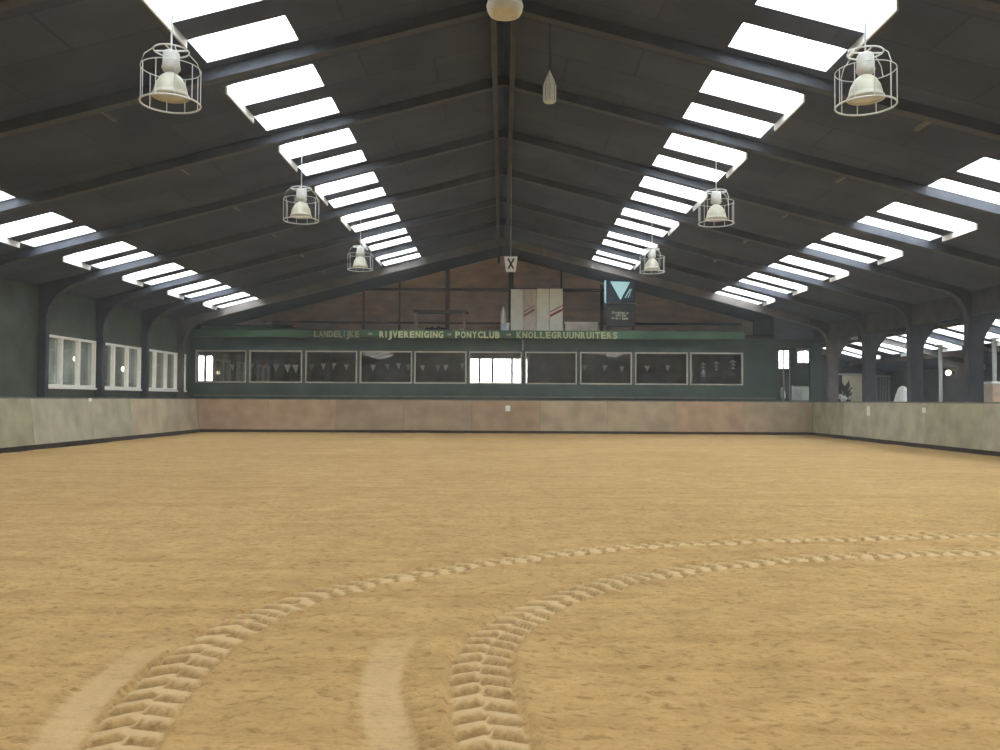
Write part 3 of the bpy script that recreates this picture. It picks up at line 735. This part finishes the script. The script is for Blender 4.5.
bm = bmesh.new(); lathe(bm, [(0, 0), (3.6 * s, 0), (3.6 * s, 1.2 * s), (0, 1.2 * s)], c2 + Vector((0, 0, .002)), 14); obj('base', bm, M['slate'], t)
# table with purple cloth
yt = 37.4
t = thing('table', 'dark wooden table on the gallery roof left of the wardrobe', 'table', (X_(441, yt), yt, fz))
zt = Zp(311, yt)
obj('tabletop', bevbox(X_(413, yt), X_(468, yt), yt - .35, yt + .35, zt - .12, zt, .01), M['brown_dark'], t)
for a in (416, 464):
    for yy in (yt - .3, yt + .3): obj('leg', nb(X_(a, yt) - .04, X_(a, yt) + .04, yy - .04, yy + .04, fz + .002, zt - .121), M['brown'], t)
t = thing('cloth_bundle', 'dark purple cloth bundle lying under the loft table', 'cloth', (X_(437, yt), yt, fz))
bm = bmesh.new(); bmesh.ops.create_icosphere(bm, subdivisions=4, radius=1, matrix=Matrix.Identity(4))
for v in bm.verts:
    q = v.co.copy(); k = 1 + .18 * math.sin(q.x * 9 + q.y * 4) + .12 * math.sin(q.x * 17 + q.z * 7)
    v.co = Vector((X_(437, yt) + q.x * .78, yt + q.y * .22, fz + .002 + max(0, (q.z + .5)) * .24 * k))
obj('body', bm, M['purple'], t, True)
for (a, hgt, lb) in ((461.5, .27, 'small pale carton standing right of the loft table leg'), (470.5, .2, 'small dark carton on the loft near the bucket')):
    t = thing('carton', lb, 'box', (X_(a), 36.4, fz))
    obj('body', bevbox(X_(a, 36.4) - .1, X_(a, 36.4) + .1, 36.3, 36.5, fz + .002, fz + hgt, .01), M['wood_lam'] if a < 465 else M['purple'], t)
    obj('flap', nb(X_(a, 36.4) - .1, X_(a, 36.4) + .1, 36.28, 36.4, fz + hgt + .001, fz + hgt + .01), M['wood_lam'], t)
t = thing('loose_board', 'faded green board lying along the left end of the gallery roof', 'board', (X_(250), 36.2, fz))
obj('plank', bevbox(X_(200, 36.2), X_(292, 36.2), 36.2, 36.26, fz + .002, Zp(326, 36.2)), M['fascia_old2'], t)
obj('batten', bevbox(X_(200, 36.2), X_(292, 36.2), 36.16, 36.199, Zp(327.4, 36.2), Zp(326, 36.2)), M['green'], t)
# blue sign board
ys_ = 35.95
t = thing('billboard', 'dark board with blue square and pale downward triangle, right of wardrobe', 'sign', (X_(621, ys_), ys_, fz))
obj('panel', bevbox(X_(606, ys_), X_(635, ys_), ys_, ys_ + .08, Zp(302, ys_), 6.49), M['blue'], t)
obj('panel', bevbox(X_(606, ys_), X_(635, ys_), ys_, ys_ + .08, Zp(326, ys_), Zp(303, ys_)), M['slate'], t)
obj('edge_strip', nb(X_(604.6, ys_), X_(606, ys_) - .002, ys_ - .01, ys_ + .09, Zp(302, ys_), 6.50), M['cyan'], t)
bm = bmesh.new(); prism_xz(bm, [(X_(610, ys_), Zp(280.5, ys_)), (X_(630, ys_), Zp(281, ys_)), (X_(620.4, ys_), Zp(299, ys_))], ys_ - .012, ys_ - .002); obj('triangle_emblem', bm, M['cyan'], t)
for k in range(2):
    bm = bmesh.new(); strip(bm, (X_(625 + k * 3, ys_), ys_ - .003, Zp(297, ys_)), (X_(630 + k * 1.2, ys_), ys_ - .003, Zp(288, ys_)), .03, (0, -1, 0)); obj('line_mark', bm, M['cyan'], t)
random.seed(3)
for r, (a, b, py) in enumerate(((612, 630, 312), (616, 627, 314.6), (611.5, 629.5, 317.6))):    # three rows of blurred small writing
    bm = bmesh.new(); x = X_(a, ys_); xe = X_(b, ys_)
    while x < xe - .05:
        w = random.choice((.045, .06, .075)); zz = Zp(py, ys_)
        hh = random.choice((.085, .10, .12))
        box(bm, x, x + .018, ys_ - .01, ys_ - .001, zz - .05, zz - .05 + hh)
        box(bm, x + .019, min(x + w, xe), ys_ - .01, ys_ - .001, zz - .05 + random.choice((0, .04, .065)), zz - .03 + random.choice((.04, .05)) )
        x += w + .02
    obj('small_writing', bm, M['white'], t)
for a in (608, 633): obj('foot', nb(X_(a, ys_) - .04, X_(a, ys_) + .04, ys_ + .0, ys_ + .08, fz + .002, Zp(326, ys_) - .002), M['slate'], t)
# cable clip above the centre window
t = tag(obj('cable_duct', nb(X_(522.8, YB) - .02, X_(522.8, YB) + .02, YB - .04, YB - .002, Zp(351, YB) + .03, 3.93), M['frame_pale']), 'thin pale cable duct above the centre of the far windows', 'duct')

# bunting inside the canteen
yb = 36.35
t = thing('bunting', 'string of small white pennants behind the far windows', 'bunting', (0, yb, 3.5))
pp = [232, 251, 263, 276, 287, 295, 312, 323, 334, 346, 373, 387, 398, 408, 422, 438, 446, 462, 585, 605, 622, 647, 668]
zs = {}
bm = bmesh.new(); line = []
for px in range(198, 742, 6):
    q = (px % 66) / 66; line.append((X_(px, yb), yb, Zp(363.5, yb) - .10 * (1 - (2 * q - 1) ** 2)))
tube(bm, line, .008, 5); obj('string', bm, M['cable'], t)
for px in pp:
    q = (px % 66) / 66; z = Zp(363.5, yb) - .10 * (1 - (2 * q - 1) ** 2); x = X_(px, yb); w = .11 if px not in (276, 287, 295) else .15
    bm = bmesh.new(); prism_xz(bm, [(x - w, z), (x + w, z), (x + random.uniform(-.05, .05), z - 2.4 * w)], yb - .012, yb - .008)
    obj('pennant', bm, M['redpen'] if px == 263 else (M['pennant'] if px % 3 else M['jar']), t)
for k, (px, py) in enumerate(((703, 366), (716.5, 365), (733, 363.5))):
    yb = 36.7; z = Zp(py, yb); x = X_(px, yb)
    r = thing('paper_ornament', ('leftmost', 'middle', 'rightmost and largest')[k] + ' of three pale ornaments in the last far window', 'ornament', (x, yb, z), 'ornaments in the last window')
    bm = bmesh.new()
    for q in range(3):
        w = (.14 + .04 * (k == 2)) * (1 - q * .25); zz = z + .1 - q * .14
        lathe(bm, [(0, zz + .14), (w * .25, zz + .08), (w, zz), (0, zz + .03)], (x, yb, 0), 10)
    obj('paper_tier', bm, M['pennant'], r)
    bm = bmesh.new(); tube(bm, [(x, yb, z + .22), (x, yb, 4.02)], .006, 5); obj('thread', bm, M['cable'], r)
# curtain in the first window
bm = bmesh.new(); n = 40; prev = None
for k in range(n + 1):
    x = X_(222, 37.4) + (X_(248, 37.4) - X_(222, 37.4)) * k / n; y = 37.4 + .04 * math.sin(k * 1.3)
    cur = [bm.verts.new((x, y + o_, z)) for z in (1.2, 3.35) for o_ in (0, .015)]
    if prev:
        bm.faces.new((prev[0], cur[0], cur[2], prev[2])); bm.faces.new((prev[1], cur[1], cur[3], prev[3]))
    prev = cur
tag(obj('curtain', bm, M['frame_pale'], None, True), 'pale pleated curtain inside the leftmost far window', 'curtain')

# ------------------------------------------------------------------ things in the aisle on the right
# thin galvanised posts carrying the aisle roof
for k, (px, d) in enumerate(((940.3, 31.6), (994.2, 28.2))):
    x = (px - CX) * d / F
    t = thing('steel_post', ('thin pale steel post between the two nearest dark columns', 'thin pale steel post at the right edge, beyond nearest column')[k], 'post', (x, d, -.02), 'thin posts in the side aisle')
    bm = bmesh.new(); tube(bm, [(x, d, -.0), (x, d, zc(x) - .22)], .07, 10); obj('shaft', bm, M['galv'], t)
    obj('head_plate', nb(x - .15, x + .15, d - .15, d + .15, zc(x) - .22, zc(x) - .19), M['galv'], t)
    obj('foot_plate', nb(x - .12, x + .12, d - .12, d + .12, -.02, .0), M['galv'], t)
# purlins of the aisle
for xk, lb in ((14.9, 'dark aisle purlin on the inner side of the outer skylights'), (17.6, 'dark aisle purlin on the outer side of the outer skylights')):
    tag(obj('purlin', nb(xk - .05, xk + .05, -8, 43, zc(xk) - .19, zc(xk) - .02), M['brown_dark']), lb, 'beam')
# pale stable panel and barred stable front at the end of the aisle
a = at(842, 400, 42.5); b = at(864, 373.5, 42.5)
t = thing('stable_door', 'pale grey stable door at the end of the side aisle', 'door', ((a.x + b.x) / 2, 42.5, -.02))
obj('leaf', bevbox(a.x, b.x, 42.45, 42.52, -.0, b.z), KICK[1], t)
for z in (.7, 1.6): obj('hinge_band', nb(a.x + .05, b.x - .1, 42.42, 42.449, z, z + .07), M['galv'], t)
obj('door_track', nb(a.x - .3, b.x + .2, 42.40, 42.45, b.z + .01, b.z + .09), M['galv'], t)
a = at(872, 400, 42.5); b = at(905, 373.5, 42.5); b.x = min(b.x, 19.4)
t = thing('stable_front', 'barred grey stable front right of the pale stable door', 'stable partition', ((a.x + b.x) / 2, 42.5, -.02))
obj('lower_boards', nb(a.x, b.x, 42.46, 42.52, -.0, 1.25), M['sideroom'], t)
obj('top_rail', nb(a.x, b.x, 42.44, 42.54, b.z - .06, b.z), M['galv'], t); obj('middle_rail', nb(a.x, b.x, 42.44, 42.54, 1.252, 1.31), M['galv'], t)
nn = 11
for k in range(nn + 1):
    x = a.x + .03 + (b.x - a.x - .06) * k / nn; bm = bmesh.new(); tube(bm, [(x, 42.49, 1.31), (x, 42.49, b.z - .06)], .016, 6); obj('bar', bm, M['galv'], t)
a = at(793, 402, 42); b = at(810, 385, 42)
t = thing('low_partition', 'low grey board partition seen through the doorway opening', 'partition', ((a.x + b.x) / 2, 42, -.02))
obj('board', bevbox(a.x, b.x, 42, 42.05, 0.0, b.z), M['sideroom'], t); obj('post', nb(a.x - .08, a.x - .002, 41.98, 42.07, -.02, b.z + .05), M['galv'], t)
p = at(782, 391, 38.5)
t = thing('white_sack', 'white upright sack on a stand in the doorway, left side', 'sack', (p.x, 38.5, -.02))
bm = bmesh.new(); lathe(bm, [(0, 1.5), (.10, 1.5), (.15, 1.6), (.14, 1.8), (.08, 2.0), (.05, 2.04), (0, 2.05)], (p.x, 38.5, 0), 14); obj('bag', bm, M['cloth'], t, True)
bm = bmesh.new(); tube(bm, [(p.x, 38.5, .02), (p.x, 38.5, 1.5)], .04, 8); lathe(bm, [(0, -.02), (.2, -.02), (.2, .03), (0, .03)], (p.x, 38.5, 0), 12); obj('stand', bm, M['galv'], t)
for px in (783.5, 789.5):
    x = (px - CX) * 37 / F; bm = bmesh.new(); tube(bm, [(x, 37, 0), (x, 37, 3.6)], .03, 8)
    tag(obj('tent_pole', bm, M['galv']), 'thin pale pole inside the doorway opening, ' + ('left of the pair' if px < 785 else 'right of the pair'), 'pole', 'poles in the doorway')
# draped white sheet
d = 29.6; p = at(900.5, 403, d); s = d / F
t = thing('draped_stand', 'white sheet draped over a stand behind the right kickboard', 'stand', (p.x, d, -.02))
bm = bmesh.new(); seg = 36; rings = []
prof = [(.36, .35), (.33, .8), (.285, 1.2), (.23, 1.5), (.175, 1.75), (.135, 1.88), (.07, 1.945), (.0, 1.96)]
for r, z in prof:
    rings.append([bm.verts.new((p.x + (r + .03 * (1.9 - z) * math.sin(k * 2 * math.pi / seg * 7)) * math.cos(2 * math.pi * k / seg) - .0 + (1.96 - z) * -.07 + .06, d + r * math.sin(2 * math.pi * k / seg), z)) for k in range(seg)])
for A, B in zip(rings, rings[1:]):
    for k in range(seg): bm.faces.new((A[k], A[(k + 1) % seg], B[(k + 1) % seg], B[k]))
bmesh.ops.remove_doubles(bm, verts=bm.verts[:], dist=.0005)
obj('sheet', bm, M['cloth'], t, True)
bm = bmesh.new(); tube(bm, [(p.x + .05, d, -.02), (p.x + .05, d, 1.88)], .03, 8); obj('pole', bm, M['galv'], t)
# dark leafy plant with white blooms on a ledge
d = 34.9; p = at(843.5, 402, d)
t = thing('potted_plant', 'dark leafy potted plant with white blooms behind kickboard corner', 'plant', (p.x, d, -.02))
bm = bmesh.new(); lathe(bm, [(0, -.02), (.20, -.02), (.26, .95), (.24, .95), (.22, .9), (0, .9)], (p.x, d, 0), 20); obj('pot', bm, M['brown_dark'], t)
bm = bmesh.new(); random.seed(11)
def leaf(bm, base, tip, w):
    base, tip = Vector(base), Vector(tip); u = tip - base; v = u.cross(Vector((.2, -1, .1))).normalized() * w; mid = base + u * .5; n_ = u.cross(v).normalized() * .015
    q = [bm.verts.new(x) for x in (base, mid - v, tip, mid + v)]; c_ = bm.verts.new(mid + n_ * 2)
    for k in range(4): bm.faces.new((q[k], q[(k + 1) % 4], c_))
    c_ = bm.verts.new(mid - n_)
    for k in range(4): bm.faces.new((q[k], q[(k + 1) % 4], c_))
for k in range(60):
    a_ = random.uniform(0, 6.28); r = random.uniform(.05, .28); zb = random.uniform(.95, 1.9)
    b_ = (p.x + math.cos(a_) * r * .5, d + math.sin(a_) * r * .5, zb)
    leaf(bm, b_, (p.x + math.cos(a_) * r * 1.3, d + math.sin(a_) * r * 1.3, zb + random.uniform(.1, .34)), .05)
leaf(bm, (p.x + .12, d, 1.8), (p.x + .22, d, 2.30), .10); leaf(bm, (p.x, d, 1.8), (p.x - .05, d, 2.18), .10)
obj('foliage', bm, M['plantleaf'], t)
for (dx, z, r) in ((-.22, 1.62, .10), (-.08, 1.53, .13), (.28, 1.86, .06)):
    bm = bmesh.new()
    for k in range(6):
        a_ = k * 1.047; bmesh.ops.create_icosphere(bm, subdivisions=2, radius=r * .5, matrix=Matrix.Translation((p.x + dx + math.cos(a_) * r * .6, d - .2 + .02 * k, z + math.sin(a_) * r * .5)))
    obj('bloom', bm, M['cloth'], t, True)
# wall lamp, tack locker at the right
d = 36.6; p = at(948, 370.5, d)
t = thing('bulkhead_lamp', 'small lit round lamp on dark outer wall of side aisle', 'lamp', (19.4, d, p.z))
bm = bmesh.new(); bmesh.ops.create_uvsphere(bm, u_segments=14, v_segments=8, radius=.11, matrix=Matrix.Translation((p.x, d, p.z))); obj('globe', bm, M['bulb'], t, True)
bm = bmesh.new(); tube(bm, [(p.x + .1, d, p.z), (19.45, d, p.z)], .05, 10); obj('bracket', bm, M['black'], t)
a = at(992, 400, 27.2)
t = thing('locker', 'brown tack locker with white top edge at the right edge', 'locker', (a.x + .5, 27.2, -.02))
obj('body', bevbox(a.x, a.x + .9, 27.2, 27.8, 0, 2.0), M['wood_lam'], t); obj('top', bevbox(a.x - .05, a.x + .95, 27.15, 27.85, 2.002, 2.07), M['white'], t)
for k in (0, 1): obj('door', nb(a.x + .03 + k * .43, a.x + .43 + k * .43, 27.18, 27.198, .1, 1.95), M['brown'], t)
# small pale notice on the header, tapering
p = at(854, 331, 33.0)
t = thing('hanging_sheet', 'narrow grey cloth hanging under the aisle roof near the third column', 'cloth', p)
bm = bmesh.new(); prism_xz(bm, [(p.x - .12, p.z - .28), (p.x + .17, p.z - .28), (p.x + .08, p.z + .28), (p.x - .10, p.z + .28)], p.y - .01, p.y + .01); obj('cloth', bm, M['lining'], t)
bm = bmesh.new(); tube(bm, [(p.x, p.y, p.z + .27), (p.x, p.y, zc(p.x) - .003)], .012, 6); obj('hanger', bm, M['cable'], t)

# ------------------------------------------------------------------ dust haze added to the hall air to lift dark tones
m = bpy.data.materials.new('added_air_haze'); m.use_nodes = True; nt = m.node_tree
for n in list(nt.nodes): nt.nodes.remove(n)
out = nt.nodes.new('ShaderNodeOutputMaterial'); vs = nt.nodes.new('ShaderNodeVolumeScatter')
vs.inputs['Color'].default_value = (.80, .90, 1.0, 1); vs.inputs['Density'].default_value = .0018; vs.inputs['Anisotropy'].default_value = .35
nt.links.new(vs.outputs[0], out.inputs['Volume'])
hz = obj('added_haze', nb(-21, 23, -12, 47, -.6, 9.2), m)
hz['kind'] = 'stuff'; hz['label'] = 'thin dust haze added through the whole hall to lift its dark tones'; hz['category'] = 'haze'
